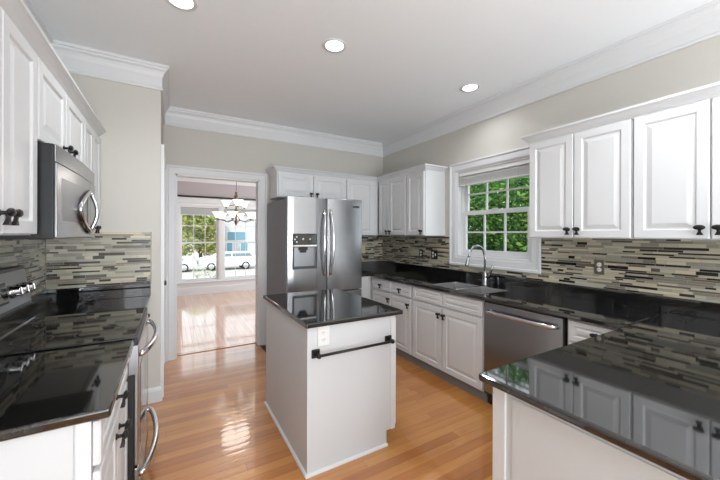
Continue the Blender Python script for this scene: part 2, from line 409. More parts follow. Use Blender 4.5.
# ------------------------------------------------------------------ windows
def sash(mb, fn, s0, s1, z0, z1, fw, cols, rows, n0, n1, mw=.018):
    mb.grid(fn, [s0, s0 + fw, s1 - fw, s1], [z0, z0 + fw, z1 - fw, z1], n0, n1, {(1, 1)})
    for i in range(1, cols):
        s = s0 + fw + (s1 - s0 - 2 * fw) * i / cols
        mb.grid(fn, [s - mw / 2, s + mw / 2], [z0 + fw, z1 - fw], n0 + .006, n1 - .006)
    for j in range(1, rows):
        z = z0 + fw + (z1 - z0 - 2 * fw) * j / rows
        mb.grid(fn, [s0 + fw, s1 - fw], [z - mw / 2, z + mw / 2], n0 + .0065, n1 - .0065)
    return mb
wroot = casing(FR(XR), WY0, WY1, WZ0, WZ1, .093, True).build('window_1', 'trim_white'); wroot['kind'] = 'structure'; wroot['_o'] = [0, 0, 0]
fr = MB(); fx = lambda s, t, n: (n, s, t)
fr.grid(fx, [WY0, WY0 + .02, WY1 - .02, WY1], [WZ0, WZ0 + .02, WZ1 - .02, WZ1], XR - .004, XR + .145, {(1, 1)})
fr.grid(fx, [WY0 + .02, WY0 + .038, WY1 - .038, WY1 - .02], [WZ0 + .02, WZ0 + .045, WZ1 - .04, WZ1 - .02], XR + .06, XR + .14, {(1, 1)})
fr.build('window_frame', 'trim_white', wroot)
zm = 1.69
sash(MB(), fx, WY0 + .038, WY1 - .038, WZ0 + .045, zm + .02, .045, 3, 2, XR + .065, XR + .095).build('sash', 'trim_white', wroot)
sash(MB(), fx, WY0 + .038, WY1 - .038, zm - .02, WZ1 - .04, .045, 3, 2, XR + .1, XR + .13).build('sash', 'trim_white', wroot)
MB().box(XR + .078, XR + .082, WY0 + .08, WY1 - .08, WZ0 + .088, zm - .022).build('pane', 'window_glass', wroot)
MB().box(XR + .113, XR + .117, WY0 + .08, WY1 - .08, zm + .022, WZ1 - .083).build('pane', 'window_glass', wroot)
lk = MB(); lk.box(XR + .055, XR + .085, 2.22, 2.27, zm + .02, zm + .03); lk.build('sash_lock', 'trim_white', wroot, .003)
# dining windows
for wi in (0, 1):
    a, b = GX[wi * 2], GX[wi * 2 + 1]
    fy = lambda s, t, n: (s, n, t)
    r = MB(); r.grid(fy, [a, a + .025, b - .025, b], [GZ0, GZ0 + .03, GZ1 - .03, GZ1], YD1 + .0, YD1 + .14, {(1, 1)})
    ro = r.build('window_%d' % (wi + 2), 'trim_white'); ro['kind'] = 'structure'; ro['_o'] = [0, 0, 0]
    sash(MB(), fy, a + .025, b - .025, GZ0 + .03, 1.25, .035, 3, 2, YD1 + .05, YD1 + .08, .014).build('sash', 'trim_white', ro)
    sash(MB(), fy, a + .025, b - .025, 1.21, GZ1 - .03, .035, 3, 2, YD1 + .085, YD1 + .115, .014).build('sash', 'trim_white', ro)
    MB().box(a + .06, b - .06, YD1 + .063, YD1 + .067, GZ0 + .065, 1.215).build('pane', 'window_glass', ro)
    MB().box(a + .06, b - .06, YD1 + .098, YD1 + .102, 1.245, GZ1 - .065).build('pane', 'window_glass', ro)
struct(MB().box(GX[1], GX[2], YD1 - .012, YD1 + .14, GZ0, GZ1), 'trim_9', 'trim_white')
struct(casing(FB(YD1), GX[0], GX[3], GZ0, GZ1, .10), 'trim_10', 'trim_white')
tr = MB(); tr.box(GX[0] - .12, GX[3] + .12, YD1 - .03, YD1, GZ1 + .10, GZ1 + .20); tr.box(GX[0] - .13, GX[3] + .13, YD1 - .05, YD1, GZ0 - .03, GZ0); tr.box(GX[0] - .1, GX[3] + .1, YD1 - .018, YD1, GZ0 - .11, GZ0 - .03)
struct(tr, 'trim_11', 'trim_white', .003)
# rear window, behind the camera
wr = MB(); wr.grid(lambda s, t, n: (s, n, t), [-.6, -.5, .95, 1.05, 2.5, 2.6], [.35, .45, 2.25, 2.35], YREAR - .12, YREAR - .04, {(1, 1), (3, 1)})
struct(wr, 'window_4', 'trim_white')

# ------------------------------------------------------------------ granite worktops
ZG0, ZG1 = .884, .914
XC = 2.262; YP = .826; XPN = 1.001
SX0, SX1, SY0, SYm0, SYm1, SY1 = 2.345, 2.725, 1.90, 2.205, 2.235, 2.545
# window run + short return beside the fridge, one slab with the two sink cut-outs
xs = [2.0, XC, SX0, SX1, XR - .003]; ys = [YP + .001, SY0, SYm0, SYm1, SY1, 3.61, YB - .003]
skip = {(0, j) for j in range(5)} | {(2, 1), (2, 3)}
ct = MB().grid(PL, xs, ys, ZG0, ZG1, skip).build('countertop', 'granite', bevel=.006)
tag(ct, 'long black granite worktop under the window, holding the sink', 'countertop')
pc = MB().grid(PL, [XPN, XR - .003], [-.62, YP], ZG0, ZG1).build('countertop', 'granite', bevel=.010, seg=3)
tag(pc, 'wide black granite worktop of the peninsula in the right foreground', 'countertop')
XLC = -.157
tag(MB().grid(PL, [XL + .003, XLC], [1.21, 1.945], ZG0, ZG1).build('countertop', 'granite', bevel=.008, seg=3), 'black granite worktop in the left foreground, nearer than the stove', 'countertop')
tag(MB().grid(PL, [XL + .003, XLC], [2.715, YS - .003], ZG0, ZG1).build('countertop', 'granite', bevel=.006), 'black granite worktop between the stove and the left tiled end wall', 'countertop')
# upstands
ZB = 1.018
up = MB().grid(PL, [XR - .023, XR - .003], [1.42, YB - .003], ZG1, ZB).build('upstand', 'granite', bevel=.002); tag(up, 'long black granite upstand below the window, behind the sink', 'upstand')
up = MB().grid(PL, [XR - .023, XR - .003], [-.62, 1.418], ZG1, ZB).build('upstand', 'granite', bevel=.002); tag(up, 'black granite upstand on the right wall below the wall outlet and nearer', 'upstand')
up = MB().grid(PL, [2.0, XR - .024], [YB - .023, YB - .003], ZG1, ZB).build('upstand', 'granite', bevel=.002); tag(up, 'short black granite upstand in the far corner beside the refrigerator', 'upstand')
up = MB().grid(PL, [XL + .024, XLC + .004], [YS - .023, YS - .003], ZG1, ZB).build('upstand', 'granite', bevel=.002); tag(up, 'black granite upstand on the end wall beyond the stove', 'upstand')
up = MB().grid(PL, [XL + .003, XL + .023], [2.72, YS - .003], ZG1, ZB).build('upstand', 'granite', bevel=.002); tag(up, 'short black granite upstand on the left wall just beyond the stove', 'upstand')

# ------------------------------------------------------------------ mosaic backsplash
PAL = [((186, 182, 164), 24), ((162, 158, 144), 16), ((204, 194, 170), 16), ((138, 132, 118), 13), ((108, 98, 86), 11), ((212, 198, 172), 8), ((58, 49, 43), 9), ((36, 31, 29), 10)]
PB = [lin(c) for c, k in PAL for _ in range(k)]
def mosaic(fn, s0, s1, z0, z1, holes=()):
    mb = MB(); z = z0; g = .0016; hs = [.013, .019, .013, .025, .016]
    while z < z1 - .004:
        h = min(random.choice(hs), z1 - z); s = s0 - random.random() * .12
        while s < s1:
            L = random.choice([.05, .075, .10, .13, .17, .22]); a, b = max(s, s0), min(s + L, s1); s += L
            if b - a < .006: continue
            segs = [(a, b)]
            for (h0, h1, k0, k1) in holes:
                if z + h > k0 + .001 and z < k1 - .001:
                    ns_ = []
                    for (p, q) in segs:
                        if q <= h0 or p >= h1: ns_.append((p, q))
                        else:
                            if p < h0: ns_.append((p, h0))
                            if q > h1: ns_.append((h1, q))
                    segs = ns_
            c = random.choice(PB); v = random.uniform(.76, .98); c = (c[0] * v, c[1] * v, c[2] * v, 1)
            for (p, q) in segs:
                p += g / 2; q -= g / 2
                if q - p < .003: continue
                zz0, zz1 = z + g / 2, z + h - g / 2
                if zz1 - zz0 < .002: continue
                t = .008 + random.uniform(-.0006, .0006)
                vs = [fn(p, zz0, .004), fn(q, zz0, .004), fn(q, zz1, .004), fn(p, zz1, .004), fn(p + .0008, zz0 + .0008, t), fn(q - .0008, zz0 + .0008, t), fn(q - .0008, zz1 - .0008, t), fn(p + .0008, zz1 - .0008, t)]
                mb.add(vs, [(4, 5, 6, 7), (0, 1, 5, 4), (1, 2, 6, 5), (2, 3, 7, 6), (3, 0, 4, 7)], c)
        z += h
    return mb
def backsplash(label, fn, s0, s1, z0, z1, holes=(), gs=None):
    o = mosaic(fn, s0, s1, z0, z1, holes).build('tile_backsplash', 'mosaic'); tag(o, label, 'backsplash')
    o['_o'] = [0, 0, 0]
    ss, ts = gs if gs else ([s0, s1], [z0, z1]); sk = {(1, 1)} if gs else ()
    MB().grid(fn, ss, ts, .0005, .0055, sk).build('grout', 'grout', o)
    return o
cw = .093
backsplash('glass and stone mosaic backsplash along the window wall', FR(XR), -.6, YB - .002, ZB + .001, ZU - .002,
           [(WY0 - cw - .002, WY1 + cw + .002, WZ0 - cw - .002, 9)], ([-.6, WY0 - cw, WY1 + cw, YB - .002], [ZB + .001, WZ0 - cw, ZU - .002]))
backsplash('small patch of mosaic backsplash between refrigerator and far corner', FB(YB), 1.9, XR - .01, ZB + .001, 1.428)
backsplash('mosaic backsplash on the short end wall beyond the stove', FB(YS), XL + .01, -.155, ZB + .001, 1.45)
backsplash('mosaic backsplash on the left wall behind the stove', FL(XL), 1.0, YS - .002, ZB + .001, 1.43)
tag(MB().box(-.154, -.147, YS - .012, YS, ZB, 1.455).build('edge_trim', 'nickel_plate'), 'thin metal edge strip at the right end of the mosaic beyond the stove', 'edging strip')

# ------------------------------------------------------------------ base cabinets, window run
XD = 2.287
def base_box(root, fn, s0, s1, name='carcass', toe=True, depth=.57, ztop=ZG0 - .001, tz=.09):
    mb = MB(); mb.grid(fn, [s0, s1], [tz, ztop], -.022, -depth)
    o = mb.build(name, 'cabinet_white', root)
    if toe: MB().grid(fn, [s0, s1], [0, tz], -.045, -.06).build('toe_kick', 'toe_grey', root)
    return o
f = FR(XD)
def base_cab(label, s0, s1, sink=False):
    c = thing('base_cabinet', label, 'cabinet', (XD + .3, (s0 + s1) / 2, 0)); base_box(c, f, s0 + .001, s1 - .001, ztop=.695 if sink else ZG0 - .001)
    if sink: MB().grid(f, [s0 + .001, s1 - .001], [.695, ZG0 - .001], -.022, -.04).build('front_rail', 'cabinet_white', c)
    return c
zd0, zd1, zr0, zr1 = .10, .715, .735, .868
c = base_cab('white base cabinet with two small drawers, next to the far corner', 2.785, 3.62)
ym = 3.165
front(c, f, ym + .006, 3.59, zr0, zr1, [(3.38, .80)], 'drawer'); front(c, f, 2.795, ym - .006, zr0, zr1, [(2.98, .80)], 'drawer')
front(c, f, ym + .006, 3.59, zd0, zd1, [(ym + .04, .65)]); front(c, f, 2.795, ym - .006, zd0, zd1, [(2.83, .65)])
c = base_cab('white sink base cabinet with two raised panel doors and false drawer fronts', 1.825, 2.783, True)
ym = 2.315
front(c, f, ym + .005, 2.755, zr0, zr1, None, 'drawer_front'); front(c, f, 1.84, ym - .005, zr0, zr1, None, 'drawer_front')
front(c, f, ym + .005, 2.755, zd0, zd1, [(ym + .035, .65)]); front(c, f, 1.84, ym - .005, zd0, zd1, [(ym - .035, .65)])
c = base_cab('white base cabinet with one drawer showing between dishwasher and peninsula', .80, 1.165)
front(c, f, .86, 1.15, zr0, zr1, [(.985, .81)], 'drawer'); front(c, f, .86, 1.15, zd0, zd1, [(1.12, .65)])
# corner return beside the fridge
c = thing('base_cabinet', 'narrow white corner base cabinet between refrigerator and window run', 'cabinet', (2.15, 3.8, 0))
fb = FB(3.635)
MB().grid(fb, [2.0, 2.90], [.09, ZG0 - .001], -.002, -.60).build('carcass', 'cabinet_white', c)
front(c, fb, 2.01, XD - .005, .10, .868, None, 'door', False)
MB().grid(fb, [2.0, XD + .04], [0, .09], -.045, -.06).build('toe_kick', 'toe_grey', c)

# dishwasher
dw = thing('dishwasher', 'stainless steel dishwasher with a bar handle under the worktop', 'dishwasher', (XD + .3, 1.5, 0))
MB().grid(f, [1.172, 1.820], [.10, ZG0 - .004], -.004, -.56).build('tub', 'black_plastic', dw)
MB().grid(f, [1.182, 1.812], [.115, .868], .003, -.02).build('door', 'stainless', dw, .004)
hd = MB(); hd.tube([f(1.225, .80, .004), f(1.225, .80, .022), f(1.24, .80, .036), f(1.30, .80, .043), f(1.69, .80, .043), f(1.755, .80, .036), f(1.77, .80, .022), f(1.77, .80, .004)], .013, 12, flat=1.2)
hd.build('handle', 'chrome', dw)
MB().grid(f, [1.182, 1.812], [0, .095], -.05, -.06).build('toe_kick', 'black_plastic', dw)

# undermount double sink
sk = thing('sink', 'double bowl stainless sink set under the granite below the window', 'sink', ((SX0 + SX1) / 2, 2.22, .70))
for (y0, y1) in ((SY0, SYm0), (SYm1, SY1)):
    mb = MB(); a, b, e = .012, .03, .035
    R = [(SX0 + .0005, SX1 - .0005, y0 + .0005, y1 - .0005, ZG1 - .003), (SX0 + .003, SX1 - .003, y0 + .003, y1 - .003, ZG1 - .003), (SX0 + .006, SX1 - .006, y0 + .006, y1 - .006, .74), (SX0 + e, SX1 - e, y0 + e, y1 - e, .705)]
    vs = [p for (p0, p1, q0, q1, z) in R for p in ((p0, q0, z), (p1, q0, z), (p1, q1, z), (p0, q1, z))]
    fs = [(r * 4 + q, r * 4 + (q + 1) % 4, (r + 1) * 4 + (q + 1) % 4, (r + 1) * 4 + q) for r in range(3) for q in range(4)] + [(12, 13, 14, 15)]
    bo = mb.add(vs, fs).build('bowl', 'sink_steel', sk, .004, fix=False)
    so = bo.modifiers.new('thick', 'SOLIDIFY'); so.thickness = .0015; so.offset = -1
    MB().lathe([(.035, 0), (.035, .003), (.022, .004), (.018, .001)], O=V(2.53, (y0 + y1) / 2, .706), n=20).build('drain', 'chrome', sk)
# faucet
fc = thing('faucet', 'gooseneck pull-down faucet of brushed steel behind the sink', 'faucet', (2.80, 2.22, ZG1))
bx_, by_ = 2.80, 2.22
MB().lathe([(.030, 0), (.030, .006), (.026, .012), (.025, .09), (.023, .13), (.016, .15)], O=V(bx_, by_, ZG1), n=24).build('body', 'stainless', fc)
pts = [(bx_, by_, ZG1 + .14), (bx_, by_, 1.20)]
for k in range(1, 13):
    a = math.pi * k / 12 * .93; pts.append((bx_ - .108 + .108 * math.cos(a), by_ + .02 * k / 12, 1.20 + .125 * math.sin(a)))
dxy = Vector(pts[-1]) - Vector(pts[-2]); dxy.normalize()
pts.append(tuple(Vector(pts[-1]) + dxy * .02))
MB().tube(pts, .0115, 14).build('spout', 'stainless', fc)
tp = Vector(pts[-1]); MB().lathe([(.0125, 0), (.014, .01), (.0175, .075), (.017, .088), (.012, .092)], O=tp, axis=dxy, n=18).build('spray_head', 'stainless', fc)
hb = MB(); hb.tube([(bx_, by_ - .018, 1.00), (bx_ + .002, by_ - .05, 1.02), (bx_ + .004, by_ - .075, 1.08), (bx_ + .004, by_ - .09, 1.125)], [.017, .016, .011, .009], 12); hb.build('handle', 'stainless', fc)

# ------------------------------------------------------------------ peninsula base
pn = thing('peninsula_base', 'plain white panelled peninsula base in the right foreground', 'cabinet', (1.8, .1, 0))
XPB = 1.048
MB().box(XPB + .004, XR - .02, -.60, .785, .0, ZG0 - .001).build('panel', 'panel_white', pn)
MB().box(XPB - .004, XPB + .05, .74, .793, 0, ZG0 - .0012).build('corner_post', 'trim_white', pn, .003)
MB().box(XPB - .008, XPB + .004, -.6, .74, 0, .07).build('base_trim', 'trim_white', pn, .003)
MB().box(XPB, XPB + .004, -.6, .715, .07, ZG0 - .03).build('skin', 'panel_white', pn)

# ------------------------------------------------------------------ island
IX0, IX1, IY0, IY1 = .694, 1.334, 1.80, 2.765
isl = thing('kitchen_island', 'white kitchen island standing free on the wood floor', 'island', (1.0, 2.3, 0))
MB().grid(lambda s, t, n: (s, n, t), [IX0, 1.268, IX1], [0, .10, ZG0 - .001], IY0, IY1, {(1, 0)}).build('body', 'panel_white', isl, .002)
q = sweep([(0, 0), (.014, 0), (.013, .008), (.008, .014), (0, .016)], [(IX0, IY1), (IX0, IY0), (1.272, IY0)], side=-1); q.build('base_trim', 'trim_white', isl)
fi = FL(IX1 + .02)
front(isl, fi, IY0 + .008, 2.28, .12, .86, [(2.25, .78)]); front(isl, fi, 2.29, IY1 - .005, .12, .86, [(2.32, .78)])
MB().box(1.30, 1.336, IY0 - .004, IY0 + .001, .10, ZG0 - .004).build('edge_strip', 'trim_white', isl)
it = MB().grid(PL, [.676, 1.386], [1.769, 2.80], ZG0, ZG1).build('countertop', 'granite', bevel=.007, seg=3)
tag(it, 'small black granite top on the white island', 'countertop')
tb = thing('towel_bar', 'dark bronze towel bar with square mounts on the island end', 'towel bar', (1.03, IY0, .72))
for x in (.745, 1.275):
    MB().box(x - .026, x + .026, IY0 - .012, IY0 - .0005, .722 - .026, .722 + .026).build('mount', 'bronze', tb, .004)
    MB().lathe([(.011, 0), (.010, .03), (.013, .036), (.015, .045), (.013, .055), (.005, .058)], O=V(x, IY0 - .01, .722), axis=V(0, -1, 0), n=14).build('post', 'bronze', tb)
MB().tube([(.745, IY0 - .055, .722), (1.275, IY0 - .055, .722)], .0085, 12).build('bar', 'bronze', tb)
def outlet(label, fn, s, z, plate, face='white_plastic', w=.07, h=.115, gangs=1, kinds=('o',)):
    r = thing('wall_outlet', label, 'outlet', fn(s, z, 0))
    MB().grid(fn, [s - w / 2, s + w / 2], [z - h / 2, z + h / 2], .0003, .0065).build('cover_plate', plate, r, .003)
    for gi, k in enumerate(kinds):
        sx = s + (gi - (len(kinds) - 1) / 2) * .046
        if k == 'o':
            for dz in (-.02, .02):
                rc = MB().lathe([(.0165, 0), (.0165, .0015), (.0155, .002)], O=V(*fn(sx, z + dz, .0062)), axis=V(*fn(0, 0, 1)) - V(*fn(0, 0, 0)), n=20).build('receptacle', face, r)
                for ds in (-.006, .006):
                    MB().grid(fn, [sx + ds - .0012, sx + ds + .0012], [z + dz - .004, z + dz + .005], .0078, .0086).build('slot', 'black_plastic', rc)
        else:
            MB().grid(fn, [sx - .007, sx + .007], [z - .015, z + .015], .006, .012).build('toggle', face, r, .002)
    return r
outlet('white double outlet on the island end, above the towel bar', FB(IY0), .797, .822, 'white_plastic', h=.125, w=.078)
outlet('nickel plated outlet on the mosaic right of the window', FR(XR - .0085), 1.232, 1.184, 'nickel_plate')
outlet('dark plated outlet on the mosaic, nearest the far corner', FR(XR - .0085), 3.33, 1.182, 'bronze')
outlet('dark plated double switch on the mosaic just left of the window', FR(XR - .0085), 3.075, 1.180, 'bronze', w=.115, kinds=('t', 'o'))
outlet('cream outlet on the back wall mosaic right beside the refrigerator', FB(YB - .0085), 2.545, 1.21, 'cream_plastic', 'cream_plastic')

# ------------------------------------------------------------------ wall cabinets
CP = [(.0, 0), (.004, 0), (.006, .016), (.014, .022), (.022, .030), (.034, .048), (.042, .054), (.052, .058), (.052, .072), (0, .072)]
def cab_crown(path, z, side, root): return sweep([(a, z + b) for a, b in CP], path, side=side).build('crown', 'cabinet_white', root)
def upper(label, fn, s0, s1, z0, z1, depth, loc):
    c = thing('wall_cabinet', label, 'cabinet', loc); MB().grid(fn, [s0 + .0008, s1 - .0008], [z0, z1], -.022, -depth).build('carcass', 'cabinet_white', c); return c
f = FR(XU); ZR = 2.193
uc = upper('white wall cabinet right of the window, the one nearest the window', f, .91, 1.617, ZU, ZR + .01, .338, (2.75, 1.26, ZU))
front(uc, f, 1.266, 1.605, ZU + .004, ZR, [(1.297, 1.478)]); front(uc, f, .917, 1.260, ZU + .004, ZR, [(1.230, 1.478)])
uc2 = upper('white wall cabinet at the right edge, above the peninsula', f, .20, .908, ZU, ZR + .01, .338, (2.75, .55, ZU))
front(uc2, f, .560, .902, ZU + .004, ZR, [(.594, 1.478)]); front(uc2, f, .207, .553, ZU + .004, ZR, [(.522, 1.478)])
cab_crown([(2.577 + .02, -.0 + .20), (2.577 + .02, 1.617), (XR - .004, 1.617)], ZR + .001, 1, uc)
# far corner group
zbf = 1.425; YF = 3.90
uc = upper('white three-door wall cabinet on the window wall left of the window', f, 2.90, 3.90, zbf, ZR + .01, .338, (2.75, 3.4, zbf))
front(uc, f, 3.615, 3.865, zbf + .004, ZR, [(3.65, zbf + .055)]); front(uc, f, 3.262, 3.609, zbf + .004, ZR, [(3.575, zbf + .055)]); front(uc, f, 2.910, 3.225, zbf + .004, ZR, [(2.945, zbf + .055)])
fb = FB(YF)
u3 = upper('white wall cabinet in the far corner, right of the refrigerator top', fb, 2.062, 2.597, zbf, ZR + .01, .35, (2.3, 4.1, zbf))
front(u3, fb, 2.075, 2.50, zbf + .004, ZR)
u4 = upper('white two-door wall cabinet over the refrigerator', fb, 1.112, 2.060, 1.895, ZR + .01, .35, (1.6, 4.1, 1.9))
front(u4, fb, 1.125, 1.583, 1.90, ZR, [(1.545, 1.955)]); front(u4, fb, 1.589, 2.055, 1.90, ZR, [(1.630, 1.955)])
cab_crown([(1.112, YB - .004), (1.112, YF + .02), (2.577 + .02, YF + .02), (2.577 + .02, 2.90), (XR - .004, 2.90)], ZR + .001, -1, u4)
# left wall
XLU = -.49; f = FL(XLU); zlb = 1.43
ul = upper('white wall cabinet at the left edge, nearer than the microwave', f, 1.19, 1.868, zlb, ZR + .01, .325, (-.65, 1.5, zlb))
front(ul, f, 1.20, 1.532, zlb + .004, ZR, [(1.505, zlb + .075)]); front(ul, f, 1.538, 1.862, zlb + .004, ZR, [(1.565, zlb + .075)])
um = upper('short white two-door wall cabinet above the microwave', f, 1.870, 2.712, 1.835, ZR + .01, .325, (-.65, 2.3, 1.84))
front(um, f, 1.877, 2.286, 1.84, ZR, [(2.235, 1.885)]); front(um, f, 2.292, 2.706, 1.84, ZR, [(2.335, 1.885)])
ue = upper('white wall cabinet between microwave and the left end wall', f, 2.714, YS - .004, zlb, ZR + .01, .325, (-.65, 3, zlb))
front(ue, f, 2.722, 2.985, zlb + .004, ZR, [(2.955, zlb + .05)]); front(ue, f, 2.991, 3.25, zlb + .004, ZR, [(3.02, zlb + .05)])
cab_crown([(XLU - .02, 1.19), (XLU - .02, YS - .004)], ZR + .001, -1, ul)

# ------------------------------------------------------------------ left base cabinets
XLF = -.185; f = FL(XLF)
c = thing('base_cabinet', 'white base cabinet in the left foreground beside the stove', 'cabinet', (-.5, 1.58, 0))
MB().grid(f, [1.235, 1.944], [.10, ZG0 - .001], -.022, -.625).build('carcass', 'cabinet_white', c)
MB().box(XL + .01, XLF - .062, 1.2295, 1.236, .0, ZG0 - .002).build('end_panel', 'panel_white', c)
MB().box(XLF - .058, XLF - .021, 1.2285, 1.240, .0, ZG0 - .002).build('stile', 'trim_white', c, .002)
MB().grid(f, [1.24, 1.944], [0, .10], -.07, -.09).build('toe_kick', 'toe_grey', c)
front(c, f, 1.245, 1.935, zr0, zr1, [(1.56, .80)], 'drawer')
front(c, f, 1.245, 1.587, zd0, zd1, [(1.55, .65)]); front(c, f, 1.593, 1.935, zd0, zd1, [(1.63, .65)])
c = thing('base_cabinet', 'white base cabinet beyond the stove by the end wall', 'cabinet', (-.5, 2.98, 0))
MB().grid(f, [2.717, YS - .003], [.10, ZG0 - .001], -.022, -.625).build('carcass', 'cabinet_white', c)
MB().grid(f, [2.72, YS - .003], [0, .10], -.07, -.09).build('toe_kick', 'toe_grey', c)
front(c, f, 2.735, 3.235, zr0, zr1, [(2.985, .80)], 'drawer'); front(c, f, 2.735, 3.235, zd0, zd1, [(2.78, .65)])

# ------------------------------------------------------------------ stove
st = thing('stove', 'stainless range with black glass cooktop against the left wall', 'stove', (-.5, 2.33, 0))
s0, s1 = 1.950, 2.710; XS = -.150
MB().box(XL + .03, XS - .012, s0 + .002, s1 - .002, .06, .905).build('body', 'black_plastic', st)
for x in (-.75, -.24):
    for y in (s0 + .05, s1 - .05):
        MB().lathe([(.015, 0), (.015, .06)], O=V(x, y, 0), n=10).build('foot', 'black_plastic', st)
MB().box(XL + .08, XS - .008, s0, s1, .906, .922).build('cooktop', 'black_glass', st, .004)
MB().box(XS - .022, XS + .004, s0 - .0005, s1 + .0005, .880, .920).build('front_rim', 'black_plastic', st, .004)
MB().box(XL + .085, XL + .10, s0 + .004, s1 - .004, .921, .930).build('rear_trim', 'chrome', st, .002)
for (x, y, r) in ((-.32, 2.14, .105), (-.32, 2.52, .085), (-.58, 2.14, .075), (-.58, 2.52, .10)):
    MB().lathe([(r, 0), (r, .0006), (r - .003, .0006), (r - .003, 0)], O=V(x, y, .9221), n=40, cap=False).build('burner_ring', 'dark_grey', st)
FS = FL(XS)
# front: two oven doors, the upper one small
for nm, z0, z1 in (('oven_door', .275, .872), ('lower_drawer', .085, .262)):
    d = MB().grid(FS, [s0 + .004, s1 - .004], [z0, z1], .008, -.011).build(nm, 'stainless', st, .005)
    if nm == 'oven_door': MB().grid(FS, [s0 + .10, s1 - .10], [z0 + .06, z1 - .13], .0078, .0095).build('door_window', 'black_glass', d, .002)
    zc = z1 - .045
    pts = [FS(s0 + .035, zc, .006)] + [FS(s0 + .035 + (s1 - s0 - .07) * k / 14, zc, .022 + .048 * math.sin(math.pi * k / 14) ** .8) for k in range(15)] + [FS(s1 - .035, zc, .006)]
    MB().tube(pts, .0155, 12).build('handle', 'chrome', d)
for y in (s0 - .0006, s1 - .0034): MB().box(XS - .034, XS + .007, y, y + .004, .735, .879).build('end_cap', 'stainless', st, .001)
MB().box(XS - .03, XS + .006, s0 + .004, s1 - .004, .02, .095).build('kick_panel', 'black_plastic', st)
# backguard
bg_ = MB(); vs = [(XL + .012, y, z) for y in (s0 + .005, s1 - .005) for z in (.922, 1.245)] + [(XL + .10, y, .922) for y in (s0 + .005, s1 - .005)] + [(XL + .085, y, 1.02) for y in (s0 + .005, s1 - .005)] + [(XL + .05, y, 1.245) for y in (s0 + .005, s1 - .005)]
bg_.add(vs, [(0, 4, 6, 8, 1), (2, 3, 9, 7, 5), (4, 5, 7, 6), (6, 7, 9, 8), (8, 9, 3, 1), (0, 2, 5, 4), (0, 1, 3, 2)])
bgo = bg_.build('backguard', 'dark_grey', st, .003)
nrm = V(.225, 0, .035).normalized(); zv = V(-.035, 0, .225).normalized()
def bgp(y, t, o): return V(XL + .085, y, 1.02) + zv * t + nrm * o
pl = MB(); pl.obox(bgp(s0 + .02, .015, .0005), V(0, s1 - s0 - .04, 0), zv * .195, nrm * .004); pl.build('control_panel', 'stainless_dark', bgo, .002)
pl = MB(); pl.box(XL + .0845, XL + .1015, s0 + .006, s1 - .006, .931, 1.018); pl.build('lower_band', 'black_glass', bgo, .001)
pl = MB(); pl.obox(bgp(2.20, .05, .004), V(0, .19, 0), zv * .11, nrm * .003); pl.build('display', 'black_glass', bgo)
for y in (2.02, 2.11, 2.45, 2.54, 2.63):
    k = MB().lathe([(.034, 0), (.034, .006), (.028, .008), (.027, .038), (.020, .042)], O=bgp(y, .10, .004), axis=nrm, n=20).build('knob', 'chrome', bgo)
    g = MB(); g.obox(bgp(y - .004, .08, .036), V(0, .008, 0), zv * .04, nrm * .012); g.build('grip', 'chrome', k, .002)

# ------------------------------------------------------------------ microwave
mwv = thing('microwave', 'stainless over-the-range microwave with black side and eye-shaped handle', 'microwave', (-.6, 2.3, 1.41))
m0, m1, mz0, mz1, XM = 1.885, 2.70, 1.412, 1.83, -.435
MB().box(XL + .012, XM - .010, m0, m1, mz0, mz1).build('body', 'black_plastic', mwv, .003)
FM = FL(XM)
nsl = 13
def bow(s, n):
    return .012 * (1 - ((s - (m0 + m1) / 2) / ((m1 - m0) / 2)) ** 2) + n
def bowed(mb, a, b, z0, z1, n0, n1, k=14):
    vs = []
    for i in range(k + 1):
        s = a + (b - a) * i / k
        vs += [FM(s, z0, n0), FM(s, z0, bow(s, n1)), FM(s, z1, bow(s, n1)), FM(s, z1, n0)]
    fs = [(i * 4 + q, i * 4 + (q + 1) % 4, i * 4 + 4 + (q + 1) % 4, i * 4 + 4 + q) for i in range(k) for q in range(4)] + [(0, 1, 2, 3), (k * 4 + 3, k * 4 + 2, k * 4 + 1, k * 4)]
    return mb.add(vs, fs)
bowed(MB(), m0 + .002, m1 - .002, 1.752, mz1, -.009, -.004).build('top_vent', 'stainless', mwv, .003)
d = bowed(MB(), m0 + .002, 2.50, mz0 + .006, 1.748, -.009, 0).build('door', 'stainless', mwv, .003)
bowed(MB(), m0 + .06, 2.42, mz0 + .085, 1.690, -.02, .0015).build('door_window', 'stainless_dark', d, .002)
bowed(MB(), 2.504, m1 - .002, mz0 + .006, 1.748, -.009, 0).build('control_panel', 'stainless', mwv, .003)
hc = 2.43; hz0, hz1 = 1.445, 1.685
ez = lambda k: hz0 + (hz1 - hz0) * k / 16
arc1 = [FM(hc, ez(k), .018 + .036 * math.sin(math.pi * k / 16)) for k in range(17)]
arc2 = [FM(hc - .24 * math.sin(math.pi * k / 16), ez(k), bow(hc - .2, .012)) for k in range(16, -1, -1)]
MB().tube(arc1 + arc2[1:-1], .0105, 10, closed=True).build('handle', 'chrome', mwv)
n1_, n2_ = bow(hc, .001), bow(hc, .0022)
pv = [FM(hc, ez(0), n1_)] + [FM(hc - .225 * math.sin(math.pi * k / 16), ez(k), n1_) for k in range(1, 16)] + [FM(hc, ez(16), n1_)]
pv += [(x + .0012, y, z) for (x, y, z) in pv]
MB().add(pv, [tuple(range(17)), tuple(range(17, 34))[::-1]] + [(i, (i + 1) % 17, 17 + (i + 1) % 17, 17 + i) for i in range(17)]).build('handle_recess', 'dark_grey', mwv)
for hz in (hz0 + .006, hz1 - .006): MB().tube([FM(hc, hz, .008), FM(hc, hz, .022)], .008, 10).build('handle_mount', 'chrome', mwv)

